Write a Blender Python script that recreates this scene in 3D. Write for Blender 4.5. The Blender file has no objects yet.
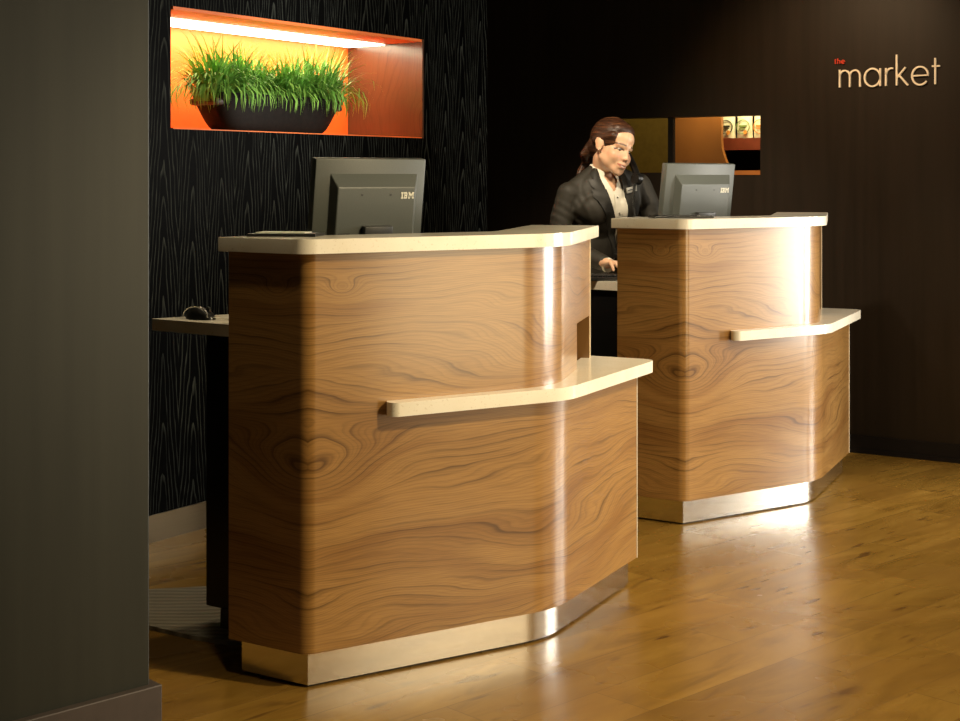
import bpy, bmesh, math, random
import numpy as np
from mathutils import Vector, Matrix, bvhtree
random.seed(7); np.random.seed(7)
S = bpy.context.scene
COL = S.collection
PI = math.pi
R = math.radians

# ------------------------------------------------------------------ camera / light / exposure
F, HZ, EYE = 1487.0, 177.0, 1.33            # focal length in px, horizon row, eye height
cam = bpy.data.cameras.new('camera'); cam_o = bpy.data.objects.new('camera', cam); COL.objects.link(cam_o)
cam_o.location = (0, 0, EYE); cam_o.rotation_euler = (PI/2, 0, 0)
cam.sensor_fit = 'HORIZONTAL'; cam.sensor_width = 36; cam.lens = 36*F/960
cam.shift_y = -(360.5-HZ)/960; cam.clip_start = .05
S.camera = cam_o
S.view_settings.view_transform = 'Standard'; S.view_settings.look = 'None'
S.view_settings.exposure = 0.50; S.view_settings.gamma = 1.0
S.view_settings.use_curve_mapping = False

TH = R(56.9)                                 # the building's own axes: a runs along the niche wall, b away from the room
CA, SA = math.cos(TH), math.sin(TH)
def AB(a, b, z=0.0): return Vector((a*CA - b*SA, a*SA + b*CA, z))

w = bpy.data.worlds.new('world'); S.world = w; w.use_nodes = True
w.node_tree.nodes['Background'].inputs[0].default_value = (1.0, .80, .55, 1)
w.node_tree.nodes['Background'].inputs[1].default_value = .004

def area(name, loc, target, sx, sy, power, color, spread=PI):
    l = bpy.data.lights.new(name, 'AREA'); l.shape = 'RECTANGLE'; l.size = sx; l.size_y = sy
    l.energy = power; l.color = color; l.spread = spread
    o = bpy.data.objects.new(name, l); COL.objects.link(o); o.location = loc
    o.rotation_euler = (Vector(target)-Vector(loc)).to_track_quat('-Z', 'Y').to_euler(); return o
def spot(name, loc, target, power, color, size=70, blend=.8, rad=.06):
    l = bpy.data.lights.new(name, 'SPOT'); l.energy = power; l.color = color
    l.spot_size = R(size); l.spot_blend = blend; l.shadow_soft_size = rad
    o = bpy.data.objects.new(name, l); COL.objects.link(o); o.location = loc
    o.rotation_euler = (Vector(target)-Vector(loc)).to_track_quat('-Z', 'Y').to_euler(); return o

# daylight in the windows of the right-hand wall (that wall stands out of the picture)
area('daylight_end_window', AB(8.95, -1.16, 1.35), AB(8.95, 3, 1.35), .9, 2.1, 150, (1, .95, .86))
area('daylight_tall_window', AB(7.45, -1.16, 1.35), AB(7.45, 3, 1.35), .7, 2.1, 95, (1, .94, .82))
area('daylight_middle_window', AB(5.75, -1.16, 1.35), AB(5.75, 3, 1.35), .9, 2.1, 11, (1, .90, .72))
area('daylight_near_window', AB(3.85, -1.16, 1.35), AB(3.85, 3, 1.35), 1.1, 2.1, 32, (1, .80, .50))
# ceiling downlights and added fill spots
spot('downlight_counter_front', (2.15, 2.75, 2.74), (.15, 4.2, .6), 230, (1, .80, .48), 60)
spot('downlight_counter_back', (2.5, 4.3, 2.74), (1.1, 6.0, .6), 110, (1, .84, .62), 70)
spot('downlight_staff', (.15, 5.3, 2.74), (.58, 6.5, 1.4), 145, (1, .82, .58), 50)
spot('downlight_floor', (1.6, 4.4, 2.74), (1.5, 4.7, 0), 55, (1, .82, .52), 110)
spot('glow_market_wall', AB(5.6, 2.5, 2.74), AB(7.0, 2.5, 1.6), 90, (1, .66, .36), 62, 1.0)  # added spot, stands in for warm lights reflected in the wall
spot('downlight_niche', AB(4.6, 2.2, 2.74), AB(4.72, 4.15, 1.66), 75, (1, .97, .86), 26, .6)
spot('fill_pillar_floor', (-.38, 3.2, 2.74), (-.62, 3.75, 0), 20, (1, .80, .50), 45)  # added fill, lifts the dark floor between pillar and counter
spot('downlight_staff_side', (-.80, 5.2, 2.74), (-.93, 4.6, 0), 42, (1, .80, .52), 50)

# ------------------------------------------------------------------ node helpers
def mat(name):
    m = bpy.data.materials.new(name); m.use_nodes = True
    nt = m.node_tree; b = nt.nodes['Principled BSDF']
    return m, nt, b
def nd(nt, typ, **kw):
    n = nt.nodes.new(typ)
    for k, v in kw.items(): setattr(n, k, v)
    return n
def mth(nt, op, a, b=None, c=None):
    n = nt.nodes.new('ShaderNodeMath'); n.operation = op
    for i, x in enumerate((a, b, c)):
        if x is None: continue
        if isinstance(x, (int, float)): n.inputs[i].default_value = x
        else: nt.links.new(x, n.inputs[i])
    return n.outputs[0]
def comb(nt, x, y, z=0.0):
    n = nt.nodes.new('ShaderNodeCombineXYZ')
    for i, v in enumerate((x, y, z)):
        if isinstance(v, (int, float)): n.inputs[i].default_value = v
        else: nt.links.new(v, n.inputs[i])
    return n.outputs[0]
def noise(nt, vec, scale, detail=2, rough=.5, dist=0.0):
    n = nt.nodes.new('ShaderNodeTexNoise'); n.inputs['Scale'].default_value = scale
    n.inputs['Detail'].default_value = detail; n.inputs['Roughness'].default_value = rough
    n.inputs['Distortion'].default_value = dist
    if vec is not None: nt.links.new(vec, n.inputs['Vector'])
    return n.outputs['Fac']
def ramp(nt, fac, stops):
    n = nt.nodes.new('ShaderNodeValToRGB'); e = n.color_ramp.elements
    while len(e) < len(stops): e.new(.5)
    for el, (p, c) in zip(e, stops):
        el.position = p; el.color = (*c, 1) if len(c) == 3 else c
    nt.links.new(fac, n.inputs[0]); return n.outputs['Color']
def mixc(nt, fac, a, b, typ='MIX'):
    n = nt.nodes.new('ShaderNodeMix'); n.data_type = 'RGBA'; n.blend_type = typ
    for sock, v in ((n.inputs[0], fac), (n.inputs[6], a), (n.inputs[7], b)):
        if isinstance(v, (int, float)): sock.default_value = v
        elif isinstance(v, tuple): sock.default_value = (*v, 1) if len(v) == 3 else v
        else: nt.links.new(v, sock)
    return n.outputs[2]
def bump(nt, b, h, strength=.2, dist=.002):
    n = nt.nodes.new('ShaderNodeBump'); n.inputs['Strength'].default_value = strength
    n.inputs['Distance'].default_value = dist
    nt.links.new(h, n.inputs['Height']); nt.links.new(n.outputs[0], b.inputs['Normal'])
def coords(nt, kind='Object'):
    t = nt.nodes.new('ShaderNodeTexCoord'); s = nt.nodes.new('ShaderNodeSeparateXYZ')
    nt.links.new(t.outputs[kind], s.inputs[0]); return t.outputs[kind], s.outputs
def plain(name, col, rough=.5, metal=0.0, spec=.5, var=.12, vscale=25.0, bmp=0.0):
    m, nt, b = mat(name)
    vec, _ = coords(nt)
    f = noise(nt, vec, vscale, 3)
    d = tuple(c*(1-var) for c in col); l = tuple(min(1, c*(1+var)) for c in col)
    nt.links.new(ramp(nt, f, [(.3, d), (.7, l)]), b.inputs['Base Color'])
    b.inputs['Roughness'].default_value = rough; b.inputs['Metallic'].default_value = metal
    b.inputs['Specular IOR Level'].default_value = spec
    if bmp: bump(nt, b, f, bmp)
    return m

# ------------------------------------------------------------------ materials
def make_walnut(name, light, mid, dark, seed, knots=()):
    m, nt, b = mat(name)
    _, s = coords(nt, 'UV')
    u = mth(nt, 'ABSOLUTE', s[0]); z = s[1]
    low = noise(nt, comb(nt, mth(nt, 'MULTIPLY', u, 1.0), mth(nt, 'MULTIPLY', z, 2.9), seed), 1.0, 2.0, .5, .25)
    wav = noise(nt, comb(nt, mth(nt, 'MULTIPLY', u, 5.0), mth(nt, 'MULTIPLY', z, 14.0), seed+2), 1.0, 2.0, .5)
    v = mth(nt, 'ADD', mth(nt, 'MULTIPLY', z, 42.0), mth(nt, 'MULTIPLY', low, 15.0))
    v = mth(nt, 'ADD', v, mth(nt, 'MULTIPLY', wav, 1.0))
    for (ku, kz, kr, amp) in knots:                 # swirls round a knot
        d2 = mth(nt, 'ADD', mth(nt, 'POWER', mth(nt, 'MULTIPLY', mth(nt, 'SUBTRACT', u, ku), 1/(kr*1.7)), 2.0),
                 mth(nt, 'POWER', mth(nt, 'MULTIPLY', mth(nt, 'SUBTRACT', z, kz), 1/kr), 2.0))
        v = mth(nt, 'ADD', v, mth(nt, 'MULTIPLY', mth(nt, 'EXPONENT', mth(nt, 'MULTIPLY', d2, -1.0)), amp))
    ring = mth(nt, 'FRACT', v)
    ring2 = mth(nt, 'FRACT', mth(nt, 'MULTIPLY', v, 3.3))
    broad = noise(nt, comb(nt, mth(nt, 'MULTIPLY', u, 1.4), mth(nt, 'MULTIPLY', v, .22), seed+5), 1.0, 2, .5)
    fib = noise(nt, comb(nt, mth(nt, 'MULTIPLY', u, 9.0), mth(nt, 'MULTIPLY', z, 300.0), seed), 1.0, 3, .6)
    patch = noise(nt, comb(nt, mth(nt, 'MULTIPLY', u, 3.0), mth(nt, 'MULTIPLY', v, .35), seed+9), 1.0, 3)
    c = ramp(nt, broad, [(.30, mid), (.52, light), (.8, light)])
    l1 = ramp(nt, ring, [(0, (1, 1, 1)), (.06, (.1, .1, .1)), (.55, (0, 0, 0)), (.86, (.35, .35, .35)), (1, (1, 1, 1))])
    l2 = ramp(nt, ring2, [(0, (.8, .8, .8)), (.15, (0, 0, 0)), (.6, (0, 0, 0)), (1, (.8, .8, .8))])
    k1 = mth(nt, 'MULTIPLY', l1, mth(nt, 'MULTIPLY', ramp_val(nt, patch, .36, .68), .78))
    c = mixc(nt, k1, c, dark)
    c = mixc(nt, mth(nt, 'MULTIPLY', l2, .26), c, dark)
    c = mixc(nt, mth(nt, 'MULTIPLY', ramp_val(nt, fib, .38, .75), .28), c, dark)
    nt.links.new(c, b.inputs['Base Color'])
    b.inputs['Roughness'].default_value = .30; b.inputs['Specular IOR Level'].default_value = .5
    b.inputs['Coat Weight'].default_value = .7; b.inputs['Coat Roughness'].default_value = .17
    return m
def ramp_val(nt, x, lo, hi):
    n = nt.nodes.new('ShaderNodeMapRange'); n.inputs[1].default_value = lo; n.inputs[2].default_value = hi
    nt.links.new(x, n.inputs[0]); return n.outputs[0]
M_walnut = make_walnut('walnut veneer', (.400, .215, .064), (.275, .128, .033), (.040, .014, .004), 3.1,
                       [(.10, 1.035, .030, 2.6), (.03, .56, .10, 5.0), (.62, .95, .05, 1.2)])

def make_blackwood():
    m, nt, b = mat('black stained ash')
    _, s = coords(nt, 'Object')
    x = s[0]; z = s[2]
    per = .152
    uu = mth(nt, 'SUBTRACT', mth(nt, 'MODULO', mth(nt, 'ADD', x, 20.0), per), per/2)
    wob = noise(nt, comb(nt, mth(nt, 'MULTIPLY', x, 9.0), 0.0, mth(nt, 'MULTIPLY', z, 1.6)), 1.0, 3, .55)
    r = mth(nt, 'SQRT', mth(nt, 'ADD', mth(nt, 'POWER', mth(nt, 'MULTIPLY', mth(nt, 'ABSOLUTE', uu), 62.0), 2.0), .6))
    v = mth(nt, 'ADD', mth(nt, 'ADD', r, mth(nt, 'MULTIPLY', z, 5.0)), mth(nt, 'MULTIPLY', wob, 4.0))
    ring = mth(nt, 'FRACT', mth(nt, 'MULTIPLY', v, 1.0))
    fib = noise(nt, comb(nt, mth(nt, 'MULTIPLY', x, 420.0), 0.0, mth(nt, 'MULTIPLY', z, 5.0)), 1.0, 2)
    line = ramp_val(nt, ring, .72, .95)
    line = mth(nt, 'MULTIPLY', line, ramp_val(nt, fib, .30, .62))
    c = mixc(nt, line, (.0010, .0010, .0010), (.052, .057, .050))
    nt.links.new(c, b.inputs['Base Color'])
    b.inputs['Roughness'].default_value = .42; b.inputs['Specular IOR Level'].default_value = .015
    bump(nt, b, line, .25, .001)
    return m
M_black = make_blackwood()

def make_dark_wall():
    m, nt, b = mat('dark brown lacquered panel')
    vec, s = coords(nt)
    g = noise(nt, comb(nt, mth(nt, 'MULTIPLY', s[1], 30.0), 0.0, mth(nt, 'MULTIPLY', s[2], 1.2)), 1.0, 4)
    nt.links.new(ramp(nt, g, [(.3, (.012, .008, .0045)), (.7, (.018, .012, .0075))]), b.inputs['Base Color'])
    b.inputs['Roughness'].default_value = .42; b.inputs['Specular IOR Level'].default_value = .3
    return m
M_dark = make_dark_wall()

def make_pillar():
    m, nt, b = mat('dark bronze lacquer')
    vec, s = coords(nt)
    g = noise(nt, comb(nt, mth(nt, 'MULTIPLY', s[0], 22.0), 0.0, mth(nt, 'MULTIPLY', s[2], 1.0)), 1.0, 4)
    nt.links.new(ramp(nt, g, [(.3, (.0165, .0172, .0105)), (.7, (.0235, .024, .0155))]), b.inputs['Base Color'])
    b.inputs['Roughness'].default_value = .45; b.inputs['Metallic'].default_value = .35
    return m
M_pillar = make_pillar()

def make_floor():
    m, nt, b = mat('honey oak planks')
    t = nt.nodes.new('ShaderNodeTexCoord'); mp = nt.nodes.new('ShaderNodeMapping')
    mp.inputs['Rotation'].default_value = (0, 0, R(13.6))
    nt.links.new(t.outputs['Object'], mp.inputs[0])
    br = nt.nodes.new('ShaderNodeTexBrick')
    br.offset = .37; br.inputs['Scale'].default_value = 1.0
    br.inputs['Brick Width'].default_value = .95; br.inputs['Row Height'].default_value = .185
    br.inputs['Mortar Size'].default_value = .0018; br.inputs['Mortar Smooth'].default_value = .3
    br.inputs['Color1'].default_value = (0, 0, 0, 1); br.inputs['Color2'].default_value = (1, 1, 1, 1)
    br.inputs['Mortar'].default_value = (.5, .5, .5, 1)
    nt.links.new(mp.outputs[0], br.inputs['Vector'])
    rnd = br.outputs['Color']
    sp = nt.nodes.new('ShaderNodeSeparateXYZ'); nt.links.new(mp.outputs[0], sp.inputs[0])
    sh = mth(nt, 'MULTIPLY', nt.nodes and rnd, 7.3)
    gv = comb(nt, mth(nt, 'ADD', mth(nt, 'MULTIPLY', sp.outputs[0], 2.2), sh), mth(nt, 'MULTIPLY', sp.outputs[1], 9.0), sh)
    g = noise(nt, gv, 1.0, 4, .6, 1.2)
    cloud = noise(nt, mp.outputs[0], 2.6, 3, .6, .3)
    knot = noise(nt, gv, 2.4, 1, .5, .2)
    c = ramp(nt, g, [(.25, (.155, .080, .012)), (.5, (.275, .152, .026)), (.75, (.355, .208, .042))])
    c = mixc(nt, mth(nt, 'MULTIPLY', ramp_val(nt, cloud, .42, .75), .45), c, (.23, .110, .022))
    c = mixc(nt, mth(nt, 'MULTIPLY', rnd, .50), c, (.135, .068, .010))
    c = mixc(nt, mth(nt, 'MULTIPLY', ramp_val(nt, knot, .66, .76), .75), c, (.07, .028, .008))
    c = mixc(nt, mth(nt, 'MULTIPLY', br.outputs['Fac'], .55), c, (.09, .045, .014))
    nt.links.new(c, b.inputs['Base Color'])
    rr = nt.nodes.new('ShaderNodeMapRange'); nt.links.new(cloud, rr.inputs[0])
    rr.inputs[3].default_value = .20; rr.inputs[4].default_value = .34
    nt.links.new(rr.outputs[0], b.inputs['Roughness'])
    b.inputs['Specular IOR Level'].default_value = .4
    bump(nt, b, noise(nt, mp.outputs[0], 9.0, 2), .06, .004)
    return m
M_floor = make_floor()

def make_stone():
    m, nt, b = mat('cream solid surface')
    vec, _ = coords(nt, 'Object')
    f = noise(nt, vec, 140, 2); g = noise(nt, vec, 9, 3)
    c = ramp(nt, g, [(.3, (.88, .81, .66)), (.7, (.93, .88, .75))])
    c = mixc(nt, mth(nt, 'MULTIPLY', ramp_val(nt, f, .62, .7), .35), c, (.60, .50, .34))
    nt.links.new(c, b.inputs['Base Color'])
    b.inputs['Roughness'].default_value = .16; return m
M_stone = make_stone()

def make_steel(name, col, rough):
    m, nt, b = mat(name)
    _, s = coords(nt, 'Object')
    f = noise(nt, comb(nt, mth(nt, 'MULTIPLY', s[0], 3.0), mth(nt, 'MULTIPLY', s[1], 3.0), mth(nt, 'MULTIPLY', s[2], 500.0)), 1.0, 2)
    nt.links.new(ramp(nt, f, [(.2, tuple(.85*c for c in col)), (.8, col)]), b.inputs['Base Color'])
    b.inputs['Metallic'].default_value = 1; b.inputs['Roughness'].default_value = rough
    b.inputs['Anisotropic'].default_value = .4
    return m
M_steel = make_steel('brushed steel', (.80, .77, .70), .20)
M_steel_dim = make_steel('reflection tinted steel skirting', (.15, .115, .07), .3)  # dark brown base colour stands in for the dim reflection in the steel

M_base = plain('dark brown skirting', (.055, .040, .032), .5)
M_blackbase = plain('black skirting', (.008, .006, .005), .5, spec=.2)
M_ceil = plain('dark ceiling paint', (.04, .034, .028), .8)
M_orange = plain('orange paint', (.90, .185, .022), .55, var=.03)
M_nichewood = make_walnut('niche veneer', (.085, .034, .016), (.070, .027, .012), (.040, .015, .007), 9.4)
M_grayplastic = plain('charcoal grey plastic', (.082, .090, .080), .42, var=.05, vscale=300)
M_darkplastic = plain('dark grey plastic', (.030, .031, .030), .4, var=.05, vscale=200)
M_blackplastic = plain('black plastic', (.008, .008, .008), .32)
M_keys = plain('black keycaps', (.02, .02, .02), .35)
M_silver = plain('silver plastic', (.55, .54, .50), .25, metal=.8)
M_logo = plain('pale logo print', (.75, .72, .60), .5, var=.02)
M_white = plain('white cotton', (.80, .77, .66), .75, var=.04, bmp=.08)
M_mat = None
def make_mat():
    m, nt, b = mat('ribbed grey rubber')
    _, s = coords(nt, 'Object')
    v = mth(nt, 'SINE', mth(nt, 'MULTIPLY', mth(nt, 'ADD', s[1], mth(nt, 'MULTIPLY', noise(nt, coords(nt)[0], 4.0), .03)), 2*PI/.034))
    nt.links.new(ramp(nt, ramp_val(nt, v, -1, 1), [(.2, (.15, .13, .085)), (.8, (.25, .22, .155))]), b.inputs['Base Color'])
    b.inputs['Roughness'].default_value = .6
    bump(nt, b, v, .5, .006); return m
M_mat = make_mat()

# ------------------------------------------------------------------ geometry helpers
def finish(name, bm, m, parent=None, smooth=None, loc=None, rot=None):
    me = bpy.data.meshes.new(name)
    bmesh.ops.recalc_face_normals(bm, faces=bm.faces[:]) if smooth != 'keep' else None
    bm.to_mesh(me); bm.free()
    if m is not None:
        for x in (m if isinstance(m, (list, tuple)) else [m]): me.materials.append(x)
    o = bpy.data.objects.new(name, me); COL.objects.link(o)
    if parent is not None: o.parent = parent
    if loc is not None: o.location = loc
    if rot is not None: o.rotation_euler = rot
    if smooth is not None:
        me.polygons.foreach_set('use_smooth', [True]*len(me.polygons))
        me.set_sharp_from_angle(angle=R(smooth if smooth != 'keep' else 180))
    return o
def box(bm, c, d, rotz=0.0, mi=0, bevel=0.0):
    r = bmesh.ops.create_cube(bm, size=1.0)
    vs = r['verts']
    bmesh.ops.scale(bm, vec=d, verts=vs)
    if bevel:
        es = list({e for v in vs for e in v.link_edges})
        r2 = bmesh.ops.bevel(bm, geom=es, offset=bevel, segments=2, affect='EDGES', profile=.5)
        vs = list({v for f in r2['faces'] for v in f.verts} | {v for v in vs if v.is_valid})
    if rotz: bmesh.ops.rotate(bm, cent=(0, 0, 0), matrix=Matrix.Rotation(rotz, 3, 'Z'), verts=vs)
    bmesh.ops.translate(bm, vec=c, verts=vs)
    for f in {f for v in vs for f in v.link_faces}: f.material_index = mi
    return vs
def lbox(bm, a0, a1, b0, b1, z0, z1, mi=0, bevel=0.0):
    return box(bm, ((a0+a1)/2, (b0+b1)/2, (z0+z1)/2), (abs(a1-a0), abs(b1-b0), abs(z1-z0)), 0, mi, bevel)
def tube(bm, pts, rad, seg=8, cap=True):
    pts = [Vector(p) for p in pts]; n = len(pts)
    rads = rad if isinstance(rad, (list, tuple)) else [rad]*n
    rings = []; prev = None
    for i, p in enumerate(pts):
        t = (pts[min(i+1, n-1)]-pts[max(i-1, 0)]).normalized()
        if prev is None:
            a = Vector((0, 0, 1)) if abs(t.z) < .9 else Vector((1, 0, 0))
            x = t.cross(a).normalized()
        else:
            x = (prev - t*prev.dot(t)).normalized()
        prev = x; y = t.cross(x)
        rings.append([bm.verts.new(p + rads[i]*(math.cos(2*PI*k/seg)*x + math.sin(2*PI*k/seg)*y)) for k in range(seg)])
    for r0, r1 in zip(rings, rings[1:]):
        for k in range(seg): bm.faces.new((r0[k], r0[(k+1) % seg], r1[(k+1) % seg], r1[k]))
    if cap:
        bm.faces.new(rings[0][::-1]); bm.faces.new(rings[-1])
def prism(bm, pts, z0, z1, uoff=0.0, bev=0.0):
    """closed outline extruded from z0 to z1; uv = (length along outline - uoff, z)"""
    uvl = bm.loops.layers.uv.verify()
    n = len(pts); us = [0.0]
    for i in range(n):
        p, q = pts[i], pts[(i+1) % n]; us.append(us[-1] + math.hypot(q[0]-p[0], q[1]-p[1]))
    zs = [z0, z1]
    rings = [[bm.verts.new((p[0], p[1], z)) for p in pts] for z in zs]
    for i in range(n):
        j = (i+1) % n
        f = bm.faces.new((rings[0][i], rings[0][j], rings[1][j], rings[1][i]))
        for lp, uv in zip(f.loops, ((us[i], z0), (us[i+1], z0), (us[i+1], z1), (us[i], z1))):
            lp[uvl].uv = (uv[0]-uoff, uv[1])
    for ring in rings:
        f = bm.faces.new(ring)
        for lp in f.loops: lp[uvl].uv = (lp.vert.co.x, lp.vert.co.y)
    if bev:
        es = [e for e in bm.edges if len(e.link_faces) == 2 and abs(e.verts[0].co.z-e.verts[1].co.z) < 1e-6]
        bmesh.ops.bevel(bm, geom=es, offset=bev, segments=2, affect='EDGES', profile=.6)
def V2(p): return Vector((p[0], p[1]))
def round_poly(pts, radii, seg=14):
    out = []
    n = len(pts)
    for i, p in enumerate(pts):
        r = radii[i]
        if r <= 0 or i in (0, n-1): out.append(V2(p)); continue
        p = V2(p); a = (V2(pts[i-1])-p).normalized(); b = (V2(pts[i+1])-p).normalized()
        ang = a.angle(b); d = min(r/math.tan(ang/2), .48*(V2(pts[i-1])-p).length, .48*(V2(pts[i+1])-p).length)
        r = d*math.tan(ang/2)
        c = p + (a+b).normalized()*(r/math.sin(ang/2))
        s, e = p+a*d, p+b*d
        a0 = math.atan2(s.y-c.y, s.x-c.x); a1 = math.atan2(e.y-c.y, e.x-c.x)
        da = (a1-a0+PI) % (2*PI)-PI
        for k in range(seg+1):
            t = a0+da*k/seg; out.append(Vector((c.x+r*math.cos(t), c.y+r*math.sin(t))))
    return out
def offset_line(pts, d):
    """open polyline moved to its right-hand side by d (mitred)"""
    pts = [V2(p) for p in pts]; n = len(pts); out = []
    nr = []
    for p, q in zip(pts, pts[1:]):
        t = (q-p).normalized(); nr.append(Vector((t.y, -t.x)))
    for i, p in enumerate(pts):
        if i == 0: m = nr[0]; k = d
        elif i == n-1: m = nr[-1]; k = d
        else:
            m = (nr[i-1]+nr[i]).normalized(); k = d/max(.3, m.dot(nr[i]))
        out.append(p+m*k)
    return out
def tag(o, label, cat, group=None, kind=None):
    o['label'] = label; o['category'] = cat
    if group: o['group'] = group
    if kind: o['kind'] = kind
    return o
def thing(name, label, cat, loc=(0, 0, 0), rotz=0.0, group=None):
    o = bpy.data.objects.new(name, None); COL.objects.link(o); o.empty_display_size = .1
    o.location = loc; o.rotation_euler = (0, 0, rotz)
    return tag(o, label, cat, group)
def struct(name, bm, m, smooth=None, rotz=TH):
    o = finish(name, bm, m, None, smooth, None, (0, 0, rotz)); o['kind'] = 'structure'; return o
def bake(o, name, mats):
    """evaluate modifiers into a new mesh, drop the source"""
    dg = bpy.context.evaluated_depsgraph_get(); dg.update()
    me = bpy.data.meshes.new_from_object(o.evaluated_get(dg)); me.name = name
    bpy.data.objects.remove(o)
    me.materials.clear()
    for m in mats: me.materials.append(m)
    return me
def link_mesh(name, me, parent=None):
    o = bpy.data.objects.new(name, me); COL.objects.link(o)
    if parent is not None: o.parent = parent
    return o
def FL(px, py, z=0.0):
    """plan point seen at pixel (px, py) on the level z"""
    Y = F*(EYE-z)/(py-HZ); return Vector(((px-480)/F*Y, Y))

# ------------------------------------------------------------------ the room (local a, b, z, turned by TH)
CEIL = 2.8
A_MK, B_BK, B_RT = 7.025, 3.954, -1.2
NA0, NA1, NZ0, NZ1, NDEP = 3.975, 5.588, 1.508, 1.962, .44
A_END = 6.13                                    # the niche wall stops here
bm = bmesh.new(); lbox(bm, -3.2, 10.7, -1.5, 5.8, -.1, 0); struct('floor', bm, M_floor)
bm = bmesh.new(); lbox(bm, -3.2, 10.7, -1.5, 5.8, CEIL, CEIL+.1); struct('ceiling', bm, M_ceil)
bm = bmesh.new()                                # niche wall with its opening
lbox(bm, -3.2, NA0, B_BK, B_BK+.5, .1, CEIL); lbox(bm, NA1, A_END, B_BK, B_BK+.5, .1, CEIL)
lbox(bm, NA0, NA1, B_BK, B_BK+.5, .1, NZ0); lbox(bm, NA0, NA1, B_BK, B_BK+.5, NZ1, CEIL)
struct('wall_back', bm, M_black)
bm = bmesh.new(); lbox(bm, -3.2, 3.72, B_BK-.004, B_BK+.3, 0, .1); lbox(bm, 3.724, A_END, B_BK-.004, B_BK+.3, 0, .1)
struct('baseboard_back', bm, M_steel_dim)
bm = bmesh.new(); lbox(bm, NA0, NA1, B_BK+NDEP-.01, B_BK+NDEP, NZ0+.002, NZ1-.002); o = struct('wall_niche', bm, M_orange)
bm = bmesh.new()
lbox(bm, NA1-.012, NA1, B_BK-.003, B_BK+NDEP, NZ0, NZ1); lbox(bm, NA0, NA0+.012, B_BK+.02, B_BK+NDEP, NZ0, NZ1)
uvl = bm.loops.layers.uv.verify()
for f in bm.faces:
    for lp in f.loops: lp[uvl].uv = (lp.vert.co.z*1.4+.8, lp.vert.co.y*.9)
struct('trim_1', bm, M_nichewood)
bm = bmesh.new(); lbox(bm, NA0+.012, NA1-.012, B_BK, B_BK+NDEP-.01, NZ1-.012, NZ1); lbox(bm, NA0+.012, NA1-.012, B_BK, B_BK+NDEP-.01, NZ0, NZ0+.004)
struct('trim_2', bm, M_orange)
# market wall with its opening
OB0, OB1, OZ0, OZ1 = 2.899, 3.737, 1.353, 1.641
bm = bmesh.new()
lbox(bm, A_MK, A_MK+.1, 1.2, OB0, 0, CEIL); lbox(bm, A_MK+.1, 10.6, 1.2, 1.3, 0, CEIL); lbox(bm, A_MK, A_MK+.1, OB1, 5.8, 0, CEIL)
lbox(bm, A_MK, A_MK+.1, OB0, OB1, 0, OZ0); lbox(bm, A_MK, A_MK+.1, OB0, OB1, OZ1, CEIL)
struct('wall_market', bm, M_dark)
bm = bmesh.new(); lbox(bm, A_MK-.022, A_MK, 1.2, 5.7, 0, .082); lbox(bm, A_MK-.03, A_MK-.02, 1.2, 5.7, 0, .02)
struct('baseboard_market', bm, M_blackbase)
bm = bmesh.new(); lbox(bm, A_END, A_MK, 5.7, 5.8, 0, CEIL); struct('wall_passage', bm, M_dark)
# right-hand wall with four window openings
bm = bmesh.new()
wins = [(3.25, 4.45), (5.25, 6.25), (7.05, 7.85), (8.45, 9.45)]
prev = -3.2
for a0, a1 in wins:
    lbox(bm, prev, a0, B_RT-.15, B_RT, 0, CEIL); prev = a1
    lbox(bm, a0, a1, B_RT-.15, B_RT, 0, .28); lbox(bm, a0, a1, B_RT-.15, B_RT, 2.42, CEIL)
lbox(bm, prev, 10.6, B_RT-.15, B_RT, 0, CEIL)
M_lobby = plain('warm lobby plaster', (.07, .045, .026), .7)
struct('wall_right', bm, M_lobby)
bm = bmesh.new(); lbox(bm, -3.2, -3.1, -1.35, 5.8, 0, CEIL); struct('wall_front', bm, M_lobby)
bm = bmesh.new(); lbox(bm, 10.6, 10.7, -1.35, 1.3, 0, CEIL); struct('wall_end', bm, M_lobby)

# foreground pillar
PK = Vector((-.80, 3.60)); pd = Vector((-.728, -.686)); pn = Vector((-.686, .728))
ang_p = math.atan2(-pd.y, -pd.x)
bm = bmesh.new(); lbox(bm, -2.2, 0, 0, .45, 0, CEIL, bevel=.004)
o = finish('wall_left', bm, M_pillar, None, None, (PK.x, PK.y, 0), (0, 0, ang_p)); o['kind'] = 'structure'
bm = bmesh.new(); lbox(bm, -2.2, .022, -.022, .472, 0, .102, bevel=.003)
o = finish('baseboard_left', bm, M_base, None, None, (PK.x, PK.y, 0), (0, 0, ang_p)); o['kind'] = 'structure'

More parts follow.
